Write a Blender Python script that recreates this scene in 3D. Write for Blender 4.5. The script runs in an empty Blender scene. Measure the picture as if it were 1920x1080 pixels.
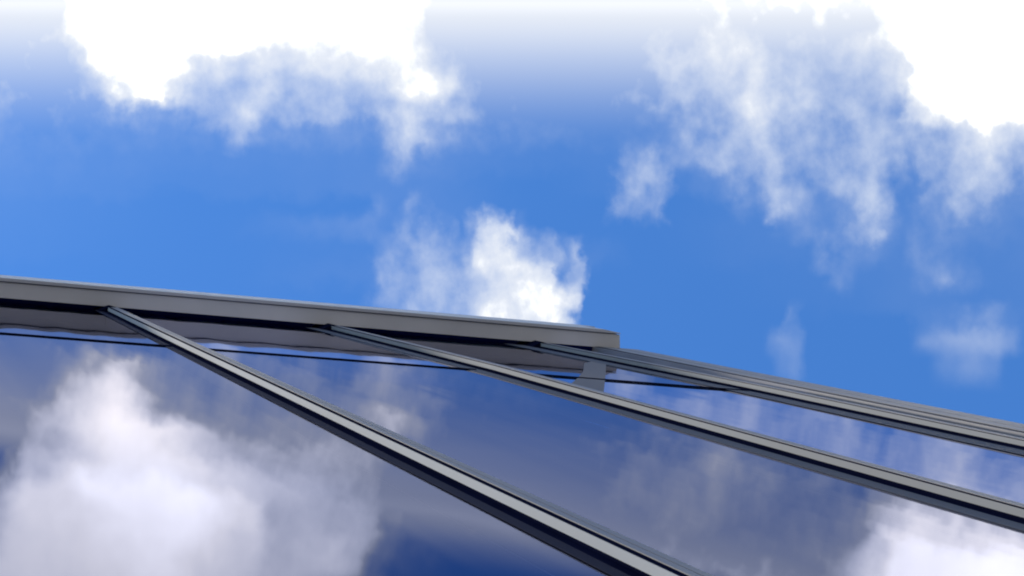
import bpy, bmesh, math, random
from mathutils import Matrix, Vector
random.seed(4)
S = bpy.context.scene
D = 0.70            # distance from the camera to the glass, metres; facade sizes below are in this unit
EYE = 1.60          # eye height

# ------------------------------------------------------------------ camera
# world: X along the facade (to its corner), Y into the facade, Z up
AX = Vector((0.9461211, -0.0952156, -0.3094977))     # picture right
AY = Vector((0.0867293, 0.9953838, -0.0410978))      # picture down
AZ = Vector((0.3119821, 0.0120410, 0.9500117))       # line of sight
FOC = 3574.27
cam = bpy.data.cameras.new('camera'); co = bpy.data.objects.new('camera', cam)
S.collection.objects.link(co); S.camera = co
cam.sensor_width = 36; cam.lens = FOC / 1920 * 36; cam.clip_start = .02; cam.clip_end = 3000
m = Matrix((AX, -AY, -AZ)).transposed().to_4x4(); m.translation = (0, 0, EYE); co.matrix_world = m
S.view_settings.view_transform = 'Standard'; S.view_settings.look = 'None'
S.view_settings.exposure = 0; S.view_settings.gamma = 1
S.cycles.filter_width = 2.0

# ------------------------------------------------------------------ world: blue sky with broken cloud
SUN_DIR = Vector((-0.62, -0.043, 0.78)).normalized()
SUN_EL = math.asin(SUN_DIR.z); SUN_AZ = math.atan2(SUN_DIR.x, SUN_DIR.y)
W = bpy.data.worlds.new('World'); S.world = W; W.use_nodes = True
T = W.node_tree; T.nodes.clear(); L = T.links.new
def N(t, **k):
    n = T.nodes.new(t)
    for a, b in k.items(): setattr(n, a, b)
    return n
def put(sock, v):
    if hasattr(v, 'links'): L(v, sock)
    else: sock.default_value = v
def math_(op, a, b=None, c=None, clamp=False):
    n = N('ShaderNodeMath', operation=op, use_clamp=clamp); put(n.inputs[0], a)
    if b is not None: put(n.inputs[1], b)
    if c is not None: put(n.inputs[2], c)
    return n.outputs[0]
def smooth(v, a, b, lo=0., hi=1.):
    n = N('ShaderNodeMapRange', interpolation_type='SMOOTHSTEP'); put(n.inputs['Value'], v)
    put(n.inputs['From Min'], a); put(n.inputs['From Max'], b); put(n.inputs['To Min'], lo); put(n.inputs['To Max'], hi)
    return n.outputs[0]
def mixf(f, a, b):
    n = N('ShaderNodeMix', data_type='FLOAT'); put(n.inputs[0], f); put(n.inputs[2], a); put(n.inputs[3], b); return n.outputs[0]
def mixc(f, a, b, mode='MIX'):
    n = N('ShaderNodeMix', data_type='RGBA', blend_type=mode); put(n.inputs[0], f); put(n.inputs[6], a); put(n.inputs[7], b); return n.outputs[2]
tc = N('ShaderNodeTexCoord'); DIR = tc.outputs['Generated']
def dot(v):
    n = N('ShaderNodeVectorMath', operation='DOT_PRODUCT'); L(DIR, n.inputs[0]); n.inputs[1].default_value = v; return n.outputs['Value']
# direction of the sky -> flat cloud chart (units: 1/3574 of a tangent, origin at its upper left)
dz = dot(AZ); dzc = math_('MAXIMUM', dz, .05)
U0 = math_('MULTIPLY_ADD', math_('DIVIDE', dot(AX), dzc), FOC, 960)
V0 = math_('MULTIPLY_ADD', math_('DIVIDE', dot(AY), dzc), FOC, 540)
cmb = N('ShaderNodeCombineXYZ'); L(U0, cmb.inputs[0]); L(V0, cmb.inputs[1])
def noise(sx, sy, detail=4, rough=.55, seed=0, rot=0.):
    mp = N('ShaderNodeMapping'); L(cmb.outputs[0], mp.inputs[0])
    mp.inputs['Scale'].default_value = (1/sx, 1/sy, 1); mp.inputs['Location'].default_value = (seed*3.7, seed*1.9, 0)
    mp.inputs['Rotation'].default_value = (0, 0, rot)
    n = N('ShaderNodeTexNoise', noise_dimensions='2D'); L(mp.outputs[0], n.inputs['Vector'])
    n.inputs['Scale'].default_value = 1; n.inputs['Detail'].default_value = detail; n.inputs['Roughness'].default_value = rough
    return n
w1 = noise(130, 150, 3, .5, 1); w2 = noise(40, 46, 4, .52, 2)
def sep(n):
    s = N('ShaderNodeSeparateColor'); L(n.outputs['Color'], s.inputs[0]); return s.outputs[0], s.outputs[1]
a1, b1 = sep(w1); a2, b2 = sep(w2)
def warp(c, n1, k1, n2, k2):
    c = math_('MULTIPLY_ADD', math_('SUBTRACT', n1, .5), k1, c)
    return math_('MULTIPLY_ADD', math_('SUBTRACT', n2, .5), k2, c)
fine = smooth(V0, 90, 260, 36, 44)
fine = math_('MULTIPLY', fine, smooth(V0, 590, 640, 1., .45)); big = smooth(V0, 570, 640, 60, 18)
U = warp(U0, a1, big, a2, fine); Vv = warp(V0, b1, big, b2, fine)
# cloud thickness chart, 0 clear .. 1 white .. 2 very bright; rows from high to low
ROWS = [
 (-300, [(-100,1.2),(100,1.4),(500,1.5),(700,1.1),(900,.5),(1200,.4),(1600,1.2),(2000,1.5)]),
 (-180, [(-100,.9),(60,1.1),(150,1.45),(420,1.6),(540,1.4),(640,1.25),(740,1.1),(800,.7),(860,.35),(960,.2),(1200,.3),(1500,.5),(1700,1.3),(2000,1.5)]),
 (-110, [(-100,.5),(60,.8),(150,1.5),(450,1.7),(570,1.4),(630,1.2),(720,1.3),(770,1.1),(815,.45),(860,.12),(1000,.0),(1300,.2),(1560,.5),(1680,1.2),(1760,1.6),(2000,1.6)]),
 (-50, [(-100,.3),(80,.35),(130,1.2),(260,1.7),(460,1.75),(575,1.5),(630,1.2),(700,1.2),(780,1.1),(830,.6),(880,.3),(1000,0),(1100,0),(1200,.2),(1400,.4),(1560,.45),(1660,1.1),(1740,1.7),(2000,1.7)]),
 (0, [(-100,.7),(0,.76),(80,.86),(150,1.0),(240,1.4),(320,1.65),(480,1.5),(640,1.2),(740,1.1),(820,.95),(900,.84),(1000,.8),(1100,.8),(1200,.86),(1280,.94),(1360,.97),(1440,.95),(1520,.93),(1600,.97),(1660,1.05),(1720,1.3),(2000,1.7)]),
 (60, [(-100,.6),(0,.62),(60,.74),(110,.86),(160,.96),(250,1.6),(340,1.6),(440,1.2),(560,1.05),(680,1.05),(760,1.0),(820,.82),(900,.56),(1000,.46),(1100,.46),(1200,.7),(1280,.84),(1360,.9),(1440,.84),(1520,.76),(1600,.82),(1660,.92),(1710,1.2),(1770,1.7),(2000,1.9)]),
 (120, [(-100,.42),(0,.44),(80,.48),(130,.55),(175,.9),(250,1.45),(300,1.35),(350,.85),(400,.7),(480,.82),(560,.84),(640,.76),(700,.88),(760,1.02),(810,.92),(860,.56),(960,.3),(1040,.25),(1120,.28),(1200,.52),(1280,.72),(1360,.82),(1440,.74),(1520,.62),(1600,.62),(1680,.7),(1715,1.1),(1770,1.7),(2000,1.8)]),
 (165, [(-100,.3),(0,.32),(120,.34),(180,.55),(220,1.02),(280,1.1),(340,.9),(370,.5),(440,.5),(480,.7),(540,.6),(640,.45),(720,.8),(770,1.05),(830,1.0),(870,.4),(960,.2),(1120,.22),(1240,.4),(1300,.6),(1360,.75),(1440,.75),(1520,.55),(1600,.55),(1690,.55),(1715,.95),(1790,1.45),(2000,1.5)]),
 (210, [(-100,.2),(0,.2),(180,.18),(250,.3),(300,.15),(360,.2),(400,.3),(460,.6),(500,.5),(560,.3),(640,.42),(700,.4),(760,.75),(800,.6),(860,.5),(900,.12),(1100,.1),(1240,.16),(1310,.4),(1380,.65),(1460,.7),(1540,.5),(1600,.5),(1660,.45),(1695,.35),(1715,.85),(1800,1.1),(2000,1.1)]),
 (250, [(-100,.12),(0,.13),(300,.1),(400,.1),(450,.4),(490,.2),(600,.12),(690,.15),(730,.35),(770,.62),(800,.35),(880,.16),(1000,.12),(1180,.12),(1240,.16),(1310,.35),(1360,.55),(1440,.72),(1480,.45),(1540,.4),(1600,.4),(1660,.6),(1700,.5),(1740,.6),(1800,.9),(1880,.9),(2000,.8)]),
 (300, [(-100,.08),(0,.08),(400,.05),(700,.06),(760,.24),(800,.08),(1000,.03),(1160,.04),(1185,.3),(1210,.5),(1240,.25),(1280,.25),(1340,.45),(1400,.55),(1440,.75),(1480,.4),(1530,.4),(1590,.6),(1650,.7),(1680,.4),(1710,.2),(1750,.45),(1800,.75),(1860,.7),(2000,.6)]),
 (345, [(-100,.06),(0,.06),(400,.03),(760,.06),(1000,0),(1150,.02),(1180,.42),(1210,.55),(1245,.4),(1270,.04),(1340,.12),(1400,.4),(1440,.72),(1480,.35),(1540,.3),(1580,.45),(1640,.62),(1680,.3),(1715,.08),(1740,.35),(1800,.6),(1860,.5),(1920,.3),(2000,.2)]),
 (385, [(-100,.04),(400,.0),(690,.0),(720,.12),(760,.05),(790,.22),(820,.05),(1000,0),(1140,0),(1165,.3),(1200,.28),(1235,.3),(1260,0),(1360,.02),(1410,.2),(1440,.55),(1480,.3),(1540,.1),(1590,.25),(1620,.6),(1660,.4),(1700,.06),(1740,.25),(1800,.4),(1850,.3),(1900,.12),(2000,.1)]),
 (425, [(-100,.03),(400,0),(700,.1),(740,.05),(780,.3),(810,.25),(835,.25),(865,.04),(890,.25),(915,.75),(950,.65),(965,.08),(1000,0),(1200,0),(1440,.04),(1500,.22),(1560,.1),(1600,.35),(1630,.55),(1660,.22),(1700,.08),(1760,.22),(1820,.12),(2000,.06)]),
 (470, [(-100,.02),(400,0),(690,.02),(730,.16),(770,.24),(800,.36),(850,.2),(885,.35),(905,.8),(950,.85),(975,.5),(1010,.3),(1040,.4),(1060,.15),(1085,.34),(1095,.04),(1200,0),(1500,.04),(1545,.34),(1580,.22),(1620,.14),(1680,.06),(1720,.2),(1780,.14),(1840,.05),(2000,.1)]),
 (515, [(-100,.0),(400,0),(690,.04),(730,.3),(790,.5),(820,.46),(860,.4),(885,.65),(920,.85),(960,.92),(1000,.9),(1030,.8),(1045,.15),(1070,.45),(1090,.4),(1105,0),(1300,0),(1540,.02),(1580,.18),(1620,.04),(1700,.06),(1760,.24),(1800,.18),(1860,.05),(2000,.08)]),
 (560, [(-100,.0),(680,0),(730,.22),(770,.46),(820,.44),(860,.4),(890,.65),(930,.85),(970,.96),(1030,.96),(1060,.95),(1082,.7),(1098,0),(1300,0),(1600,.02),(1700,.06),(1760,.06),(1820,.04),(2000,.06)]),
 (605, [(-100,.0),(700,0),(760,.3),(820,.25),(860,.5),(930,.9),(970,.98),(1040,.98),(1070,.75),(1088,0),(1300,0),(1460,0),(1476,.16),(1492,.08),(1510,0),(1700,0),(1740,.1),(1800,.18),(1860,.2),(1905,.1),(1930,0),(2000,.0)]),
 (640, [(-100,.0),(780,0),(900,.6),(1000,.8),(1060,.6),(1080,0),(1430,0),(1450,.16),(1475,.3),(1500,.2),(1515,0),(1705,0),(1745,.26),(1800,.42),(1860,.42),(1895,.28),(1925,.0),(2000,0)]),
 (680, [(-100,.0),(1440,0),(1470,.14),(1495,.22),(1515,.0),(1735,0),(1775,.14),(1820,.26),(1865,.16),(1890,.0),(2000,0)]),
 (740, [(-100,.0),(1470,0),(1490,.06),(1520,.0),(2000,0)]),
]
prev = None
Un = math_('DIVIDE', math_('ADD', U, 100), 2100, clamp=True)
for i, (y, st) in enumerate(ROWS):
    r = N('ShaderNodeValToRGB'); cr = r.color_ramp; cr.interpolation = 'B_SPLINE' if 0 <= y <= 210 else 'EASE'
    while len(cr.elements) > 1: cr.elements.remove(cr.elements[-1])
    for j, (x, t) in enumerate(st):
        t = t*.8 if y > 230 and x > 1150 else t
        e = cr.elements[0] if j == 0 else cr.elements.new((x+100)/2100)
        e.position = (x+100)/2100; e.color = (t/2, t/2, t/2, 1)
    L(Un, r.inputs[0])
    if prev is None: cur = r.outputs[0]
    else: cur = mixc(smooth(Vv, ROWS[i-1][0], y), prev, r.outputs[0])
    prev = cur
bw = N('ShaderNodeRGBToBW'); L(prev, bw.inputs[0])
t = math_('MULTIPLY', bw.outputs[0], 2)
# wisps: finer where the cloud is thin, none in clear blue
wf = noise(75, 90, 5, .52, 5, .35); wg = noise(22, 26, 4, .5, 7, .3)
env = math_('MULTIPLY', smooth(t, .02, .3), smooth(t, .75, 1.5, 1., .25))
env = math_('MULTIPLY', env, smooth(V0, 60, 230, .6, 1.))
env = math_('MULTIPLY', env, smooth(V0, 600, 640, 1., .35))
t = math_('MULTIPLY_ADD', math_('MULTIPLY', math_('SUBTRACT', wf.outputs['Fac'], .5), .80), env, t)
t = math_('MULTIPLY_ADD', math_('MULTIPLY', math_('SUBTRACT', wg.outputs['Fac'], .5), .16), env, t)
# the rest of the sky, all round: broken cloud by noise on the direction itself
gn = N('ShaderNodeTexNoise'); L(DIR, gn.inputs['Vector']); gn.inputs['Scale'].default_value = 3.2
gn.inputs['Detail'].default_value = 5; gn.inputs['Roughness'].default_value = .55
g = smooth(gn.outputs['Fac'], .40, .66, 0., .95)
def lobe(c, w0, w1, amt):      # a big cloud mass about a direction
    return math_('MULTIPLY', smooth(dot(Vector(c).normalized()), math.cos(w1), math.cos(w0)), amt)
g = math_('MAXIMUM', g, lobe((-.30, 0, .95), .12, .30, 1.45))
g = math_('MAXIMUM', g, lobe((-.60, .10, .80), .10, .34, .62))
inside = math_('MULTIPLY', math_('MULTIPLY', smooth(U0, -420, -60), smooth(U0, 2300, 2000)),
               math_('MULTIPLY', smooth(V0, -520, -260), smooth(V0, 1250, 900)))
inside = math_('MULTIPLY', inside, smooth(dz, .2, .4))
t = mixf(inside, g, t)
# camera glare, painted into the sky as paleness growing upward
glare = math_('MULTIPLY', math_('POWER', smooth(V0, 330, -30), 1.2), .98)
glare = math_('MULTIPLY', math_('MULTIPLY', glare, smooth(V0, -90, 10)), inside)
t = math_('MAXIMUM', t, glare)
sky = N('ShaderNodeTexSky', sky_type='NISHITA'); sky.sun_disc = False
sky.sun_elevation = SUN_EL; sky.sun_rotation = SUN_AZ; sky.altitude = 200; sky.air_density = 1.; sky.dust_density = .3; sky.ozone_density = 2.
blue = mixc(1., sky.outputs[0], (.56, 1.12, 1.70, 1), 'MULTIPLY')
SKY_K = 0.165
cc = N('ShaderNodeValToRGB'); e = cc.color_ramp.elements
e[0].position = 0; e[0].color = (.60, .70, .88, 1); e[1].position = .56; e[1].color = (1.03, 1.02, 1.0, 1)
x = cc.color_ramp.elements.new(.3); x.color = (.76, .83, .95, 1)
x = cc.color_ramp.elements.new(.75); x.color = (1.16, 1.06, .88, 1)
x = cc.color_ramp.elements.new(.45); x.color = (.89, .925, .98, 1)
L(math_('MULTIPLY', t, .5), cc.inputs[0])
cb = math_('ADD', 1., math_('MULTIPLY', math_('POWER', math_('MAXIMUM', math_('SUBTRACT', t, .88), 0.), 1.35), 3.6))
cloud = N('ShaderNodeVectorMath', operation='SCALE'); L(cc.outputs[0], cloud.inputs[0]); L(cb, cloud.inputs['Scale'])
bg1 = N('ShaderNodeBackground'); L(blue, bg1.inputs[0]); bg1.inputs[1].default_value = SKY_K
bg2 = N('ShaderNodeBackground'); L(cloud.outputs[0], bg2.inputs[0]); bg2.inputs[1].default_value = 1
ms = N('ShaderNodeMixShader'); L(math_('MINIMUM', t, 1.), ms.inputs[0]); L(bg1.outputs[0], ms.inputs[1]); L(bg2.outputs[0], ms.inputs[2])
out = N('ShaderNodeOutputWorld'); L(ms.outputs[0], out.inputs[0])

# sun behind thin cloud
sl = bpy.data.lights.new('sun', 'SUN'); sl.energy = 2.0; sl.angle = math.radians(1.5); sl.color = (1, .95, .88)
so = bpy.data.objects.new('sun', sl); S.collection.objects.link(so)
so.rotation_euler = (-SUN_DIR).to_track_quat('-Z', 'Y').to_euler()

# ------------------------------------------------------------------ materials
def mat(name, base, rough=.5, metal=0., var=.12, vscale=3., bump=.0, spec=.5):
    M = bpy.data.materials.new(name); M.use_nodes = True; t = M.node_tree; n = t.nodes; p = n['Principled BSDF']
    tcn = n.new('ShaderNodeTexCoord'); nz = n.new('ShaderNodeTexNoise'); nz.inputs['Scale'].default_value = vscale; nz.inputs['Detail'].default_value = 6
    t.links.new(tcn.outputs['Object'], nz.inputs['Vector'])
    r = n.new('ShaderNodeValToRGB'); r.color_ramp.elements[0].position = .3; r.color_ramp.elements[1].position = .7
    r.color_ramp.elements[0].color = (*[c*(1-var) for c in base], 1); r.color_ramp.elements[1].color = (*[min(1, c*(1+var)) for c in base], 1)
    t.links.new(nz.outputs['Fac'], r.inputs[0]); t.links.new(r.outputs[0], p.inputs['Base Color'])
    mr = n.new('ShaderNodeMapRange'); mr.inputs['To Min'].default_value = rough*.85; mr.inputs['To Max'].default_value = min(1, rough*1.15)
    t.links.new(nz.outputs['Fac'], mr.inputs['Value']); t.links.new(mr.outputs[0], p.inputs['Roughness'])
    p.inputs['Metallic'].default_value = metal; p.inputs['Specular IOR Level'].default_value = spec
    if bump:
        b = n.new('ShaderNodeBump'); b.inputs['Strength'].default_value = bump; b.inputs['Distance'].default_value = .002
        t.links.new(nz.outputs['Fac'], b.inputs['Height']); t.links.new(b.outputs[0], p.inputs['Normal'])
    return M
M_SOFFIT = mat('painted_soffit', (.58, .53, .465), .55, 0, .08, 2.2)
M_LIP = mat('painted_edge', (.46, .43, .40), .6, 0, .05, 1.)
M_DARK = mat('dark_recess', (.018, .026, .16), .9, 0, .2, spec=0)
M_RUBBER = mat('black_rubber', (.005, .006, .018), .9, 0, .2, spec=0)
M_ALU = mat('brushed_aluminium', (.42, .40, .36), .5, 0, .12, .5, spec=.15)
M_ALUD = mat('dimmed_aluminium', (.25, .238, .215), .5, 0, .16, .5, spec=.15)  # same aluminium darkened: dimmer light on the second and third bars painted in
M_ALUC = mat('anodised_cap', (.18, .16, .15), .5, .0, .12, 2., spec=.3)
M_ROOF = mat('roof_metal', (.3, .3, .31), .5, .2, .1)
M_PLATE = mat('beige_plate', (.10, .084, .08), .8, 0, .10, 1.5)
M_GROUND = mat('concrete_paving', (.40, .39, .37), .85, 0, .15, .8)
M_BLIND = mat('interior_blind', (.035, .05, .13), .8, 0, .15, .6)
M_REFL = mat('grey_reflection_strip', (.07, .07, .08), .7, 0, .1, spec=.1)  # tone of the bars' reflection in the glass, painted on a strip
M_REFLD = mat('dark_reflection_strip', (.016, .016, .03), .8, 0, .1, spec=.05)  # near-black strip laid over the bars' reflection in the glass
M_FIN = mat('interior_fin', (.015, .03, .05), .6, 0, .1)
M_WALL = mat('side_cladding', (.26, .26, .27), .5, .1, .08)

def glass_mat():
    M = bpy.data.materials.new('reflective_glass'); M.use_nodes = True; t = M.node_tree; n = t.nodes; n.clear(); l = t.links.new
    o = n.new('ShaderNodeOutputMaterial'); mx = n.new('ShaderNodeMixShader'); tr = n.new('ShaderNodeBsdfTransparent'); gl = n.new('ShaderNodeBsdfGlossy')
    tr.inputs[0].default_value = (.40, .46, .60, 1); gl.inputs['Color'].default_value = (.60, .58, .70, 1); gl.inputs['Roughness'].default_value = .018
    # the coating turns bluer as the view gets less grazing
    gg = n.new('ShaderNodeNewGeometry'); dp = n.new('ShaderNodeVectorMath'); dp.operation = 'DOT_PRODUCT'
    l(gg.outputs['Incoming'], dp.inputs[0]); l(gg.outputs['Normal'], dp.inputs[1])
    ab = n.new('ShaderNodeMath'); ab.operation = 'ABSOLUTE'; l(dp.outputs['Value'], ab.inputs[0])
    mr = n.new('ShaderNodeMapRange'); mr.inputs['From Min'].default_value = .045; mr.inputs['From Max'].default_value = .125; l(ab.outputs[0], mr.inputs['Value'])
    mc = n.new('ShaderNodeMix'); mc.data_type = 'RGBA'; l(mr.outputs[0], mc.inputs[0]); mc.inputs[6].default_value = (.60, .60, .71, 1); mc.inputs[7].default_value = (.39, .43, .63, 1)
    l(mc.outputs[2], gl.inputs['Color'])
    fr = n.new('ShaderNodeFresnel'); fr.inputs['IOR'].default_value = 2.9
    # panes are slightly rolled: narrow upright columns of glass lean a little to and fro
    tcn = n.new('ShaderNodeTexCoord'); acc = None
    for sc, amp, dt in (((5.0, 1, .06), .0075, 2), ((.7, 1, .35), .0060, 2), ((.25, 1, 2.2), .0016, 2)):
        mp = n.new('ShaderNodeMapping'); mp.inputs['Scale'].default_value = sc; l(tcn.outputs['Object'], mp.inputs[0])
        nz = n.new('ShaderNodeTexNoise'); nz.inputs['Scale'].default_value = 1; nz.inputs['Detail'].default_value = dt; l(mp.outputs[0], nz.inputs['Vector'])
        q = n.new('ShaderNodeMath'); q.operation = 'MULTIPLY_ADD'; l(nz.outputs['Fac'], q.inputs[0]); q.inputs[1].default_value = amp; q.inputs[2].default_value = -amp/2
        if acc:
            ad = n.new('ShaderNodeMath'); ad.operation = 'ADD'; l(acc, ad.inputs[0]); l(q.outputs[0], ad.inputs[1]); acc = ad.outputs[0]
        else: acc = q.outputs[0]
    cx = n.new('ShaderNodeCombineXYZ'); l(acc, cx.inputs[2]); ge = n.new('ShaderNodeNewGeometry')
    va = n.new('ShaderNodeVectorMath'); va.operation = 'ADD'; l(ge.outputs['Normal'], va.inputs[0]); l(cx.outputs[0], va.inputs[1])
    vn = n.new('ShaderNodeVectorMath'); vn.operation = 'NORMALIZE'; l(va.outputs[0], vn.inputs[0]); l(vn.outputs[0], gl.inputs['Normal'])
    l(fr.outputs[0], mx.inputs[0]); l(tr.outputs[0], mx.inputs[1]); l(gl.outputs[0], mx.inputs[2]); l(mx.outputs[0], o.inputs[0])
    return M
M_GLASS = glass_mat()

# ------------------------------------------------------------------ helpers (h along, n into, v up; all x D, v from eye height)
def P(h, n, v): return Vector((h*D, n*D, EYE + v*D))
def add_box(bm, h0, h1, n0, n1, v0, v1):
    q = [bm.verts.new(P(h, n, v)) for v in (v0, v1) for (h, n) in ((h0, n0), (h1, n0), (h1, n1), (h0, n1))]
    for f in ((3, 2, 1, 0), (4, 5, 6, 7), (0, 1, 5, 4), (1, 2, 6, 5), (2, 3, 7, 6), (3, 0, 4, 7)): bm.faces.new([q[i] for i in f])
def add_prism(bm, poly, v0, v1):      # poly: (h, n) outline, extruded upward
    a = [bm.verts.new(P(h, n, v0)) for h, n in poly]; b = [bm.verts.new(P(h, n, v1)) for h, n in poly]; k = len(poly)
    bm.faces.new(a[::-1]); bm.faces.new(b)
    for i in range(k): bm.faces.new((a[i], a[(i+1) % k], b[(i+1) % k], b[i]))
def add_sweep(bm, prof, path):        # prof: (dh, n) section; path: (h, v) stations from the bottom up
    rings = [[bm.verts.new(P(h+dh, n, v)) for dh, n in prof] for h, v in path]; k = len(prof)
    bm.faces.new(rings[0][::-1]); bm.faces.new(rings[-1])
    for a, b in zip(rings, rings[1:]):
        for i in range(k): bm.faces.new((a[i], a[(i+1) % k], b[(i+1) % k], b[i]))
def link(name, bm, mat_, parent=None, bevel=0.):
    bmesh.ops.recalc_face_normals(bm, faces=bm.faces)
    me = bpy.data.meshes.new(name); bm.to_mesh(me); bm.free(); me.materials.append(mat_)
    o = bpy.data.objects.new(name, me); S.collection.objects.link(o)
    if parent: o.parent = parent; o.matrix_parent_inverse = parent.matrix_world.inverted()
    if bevel:
        b = o.modifiers.new('bevel', 'BEVEL'); b.width = bevel; b.segments = 2; b.limit_method = 'ANGLE'
    return o
def box(name, mat_, parent, *a, bevel=0.):
    bm = bmesh.new(); add_box(bm, *a); return link(name, bm, mat_, parent, bevel)

VG = -EYE/D           # ground level
VT = 22.88            # underside of the eave
VX = 16.80            # horizontal glass joint
H0, H1 = -15., 9.28   # ends of the facade

# ------------------------------------------------------------------ ground
bm = bmesh.new(); R = 900
vs = [bm.verts.new((x, y, 0)) for x, y in ((-R, -R), (R, -R), (R, R), (-R, R))]; bm.faces.new(vs)
g = link('ground', bm, M_GROUND); g['kind'] = 'structure'

# ------------------------------------------------------------------ building
B = bpy.data.objects.new('glass_building', None); S.collection.objects.link(B); B.location = (0, D, 0)
bpy.context.view_layer.update()
B['label'] = 'mirror glass building front with grey metal mullions under an overhanging beige eave'
B['category'] = 'building'

# mullions
paths = {0: [(2.495, VG), (2.495, VX), (2.50, VT)],
         1: [(5.300, VG), (5.300, 6.), (5.40, VX), (5.16, VT)],
         2: [(8.140, VG), (8.140, VX), (7.85, VT)]}
roots = {k: 2.495 + 2.82*k for k in range(-6, 0)}
def mullion(path, fl=.08, refl=.14, bm_=None, side=None, w=.12):
    bm = bmesh.new(); add_sweep(bm, [(0, .9825), (0, .943), (w, .943), (w, .9825)], path); o = link('mullion', bm, side or M_ALU, B)
    bm = bmesh.new(); add_sweep(bm, [(.002, .9999), (.002, .9825), (w-.002, .9825), (w-.002, .9999)], path)
    add_sweep(bm, [(-fl, .9985), (-fl, .9955), (.001, .9955), (.001, .9985)], path); link('gasket', bm, M_RUBBER, o)
    bm = bmesh.new(); add_sweep(bm, [(-refl, .9985), (-refl, .9962), (-fl-.001, .9962), (-fl-.001, .9985)], path); link('reflection_strip', bm, bm_ or M_REFLD, o)  # added strip over the bar's mirror image, reflection painted as flat colour
    bm = bmesh.new(); add_sweep(bm, [(.003, .943), (.003, .9405), (.034, .9405), (.034, .943)], path); link('seal_strip', bm, M_RUBBER, o)
    bm = bmesh.new()
    add_sweep(bm, [(.034, .943), (.034, .936), (.074, .936), (.074, .943)], path)
    add_sweep(bm, [(.080, .943), (.080, .936), (w, .936), (w, .943)], path); link('cover_cap', bm, M_ALUC, o, .0006)
    ht, vt = path[-1]
    bm = bmesh.new(); add_prism(bm, [(ht-.10, .9995), (ht-.03, .952), (ht+w*.3, .925), (ht+w+.02, .945), (ht+w+.05, .9995)], VT-.30, VT+.3)
    link('head_bracket', bm, M_RUBBER, o)
cols = []
for k, h in sorted(roots.items()): p = [(h, VG), (h, VX), (h, VT)]; cols.append((h, h)); mullion(p)
for k in (0, 1, 2): mullion(paths[k], (.05, .085, .11)[k], (.12, .24, .38)[k], (M_REFLD, M_REFL, M_REFL)[k], (M_ALU, M_ALUD, M_ALUD)[k]); cols.append((paths[k][0][0], paths[k][-1][0]))
# corner post
cp = [(8.67, VG), (8.67, VT)]
bm = bmesh.new(); add_sweep(bm, [(0, 1.2), (0, .943), (.63, .943), (.63, 1.2)], cp); post = link('corner_post', bm, M_ALUC, B, .001)
bm = bmesh.new(); add_sweep(bm, [(.03, .943), (.03, .939), (.065, .939), (.065, .943)], cp); link('seal_strip', bm, M_RUBBER, post)
bm = bmesh.new(); add_sweep(bm, [(.075, .943), (.075, .934), (.30, .934), (.30, .943)], cp)
add_sweep(bm, [(.34, .943), (.34, .934), (.63, .934), (.63, .943)], cp); link('cover_cap', bm, M_ALUC, post, .001)

# glass panes, one per bay and row
edges = [H0] + [c for c, _ in cols] + [8.72]
for a, b in zip(edges, edges[1:]):
    for v0, v1 in ((VG+.6, VX-.012), (VX+.012, VT+.25)):
        bm = bmesh.new(); ty = random.uniform(-.0006, .0006); tx = random.uniform(-.0004, .0004)
        q = [bm.verts.new(P(h, 1 + (h-a)*ty + (v-v0)*tx*.3, v)) for h, v in ((a+.06, v0), (b+.06, v0), (b+.06, v1), (a+.06, v1))]
        bm.faces.new(q); link('glass_pane', bm, M_GLASS, B)
    # interior fin and blind
    box('interior_fin', M_FIN, B, a+.02, a+.10, 1.03, 1.165, VG+.6, VT)
    box('blind', M_BLIND, B, a+.11, b+.01, 1.165, 1.18, VG+.6, VT)
# horizontal joint
for a, b in zip(edges, edges[1:]):
    box('joint_seal', M_RUBBER, B, a+.12, b-.06, .989, .9988, VX-.03, VX+.03)
# grey shape of unknown kind, built as a thin plate on the glass
bm = bmesh.new()
poly = [(7.90, 20.6), (7.35, 19.6), (6.72, 17.93), (6.23, 16.75), (5.86, 15.9), (5.55, 14.95), (5.50, 14.15), (5.865, 15.104), (6.7, 17.25), (7.62, 19.63)]
q0 = [bm.verts.new(P(h, .9965, v)) for h, v in poly]; q1 = [bm.verts.new(P(h, .9985, v)) for h, v in poly]
bm.faces.new(q0); bm.faces.new(q1[::-1])
for i in range(len(poly)): bm.faces.new((q0[i], q0[(i+1) % len(poly)], q1[(i+1) % len(poly)], q1[i]))
link('grey_plate', bm, M_PLATE, B)

# eave
bm = bmesh.new()
add_prism(bm, [(H0, .946), (H0, .763), (9.03, .763), (9.06, 1.02), (8.90, 1.02), (8.88, .946)], VT, VT+.9)
eave = link('eave', bm, M_SOFFIT, B, .002)
bm = bmesh.new(); add_prism(bm, [(H0, .752), (H0, .710), (8.80, .710), (9.02, .738), (9.03, .752)], VT-.03, VT+.9)
link('eave_lip', bm, M_LIP, eave, .003)
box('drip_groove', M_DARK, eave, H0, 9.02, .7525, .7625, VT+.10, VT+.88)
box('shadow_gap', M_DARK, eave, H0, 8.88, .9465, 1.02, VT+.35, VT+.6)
box('roof', M_ROOF, B, H0, 9.02, .715, 14., VT+.901, VT+1.2)
box('side_wall', M_WALL, B, 9.0, 9.28, 1.201, 14., VG, VT)
box('back_wall', M_WALL, B, H0, 9.28, 14., 14.3, VG, VT+.9)
box('end_wall', M_WALL, B, H0-.3, H0, .99, 14., VG, VT+.9)
box('base_kerb', M_WALL, B, H0, 8.66, .99, 1.1, VG, VG+.6)
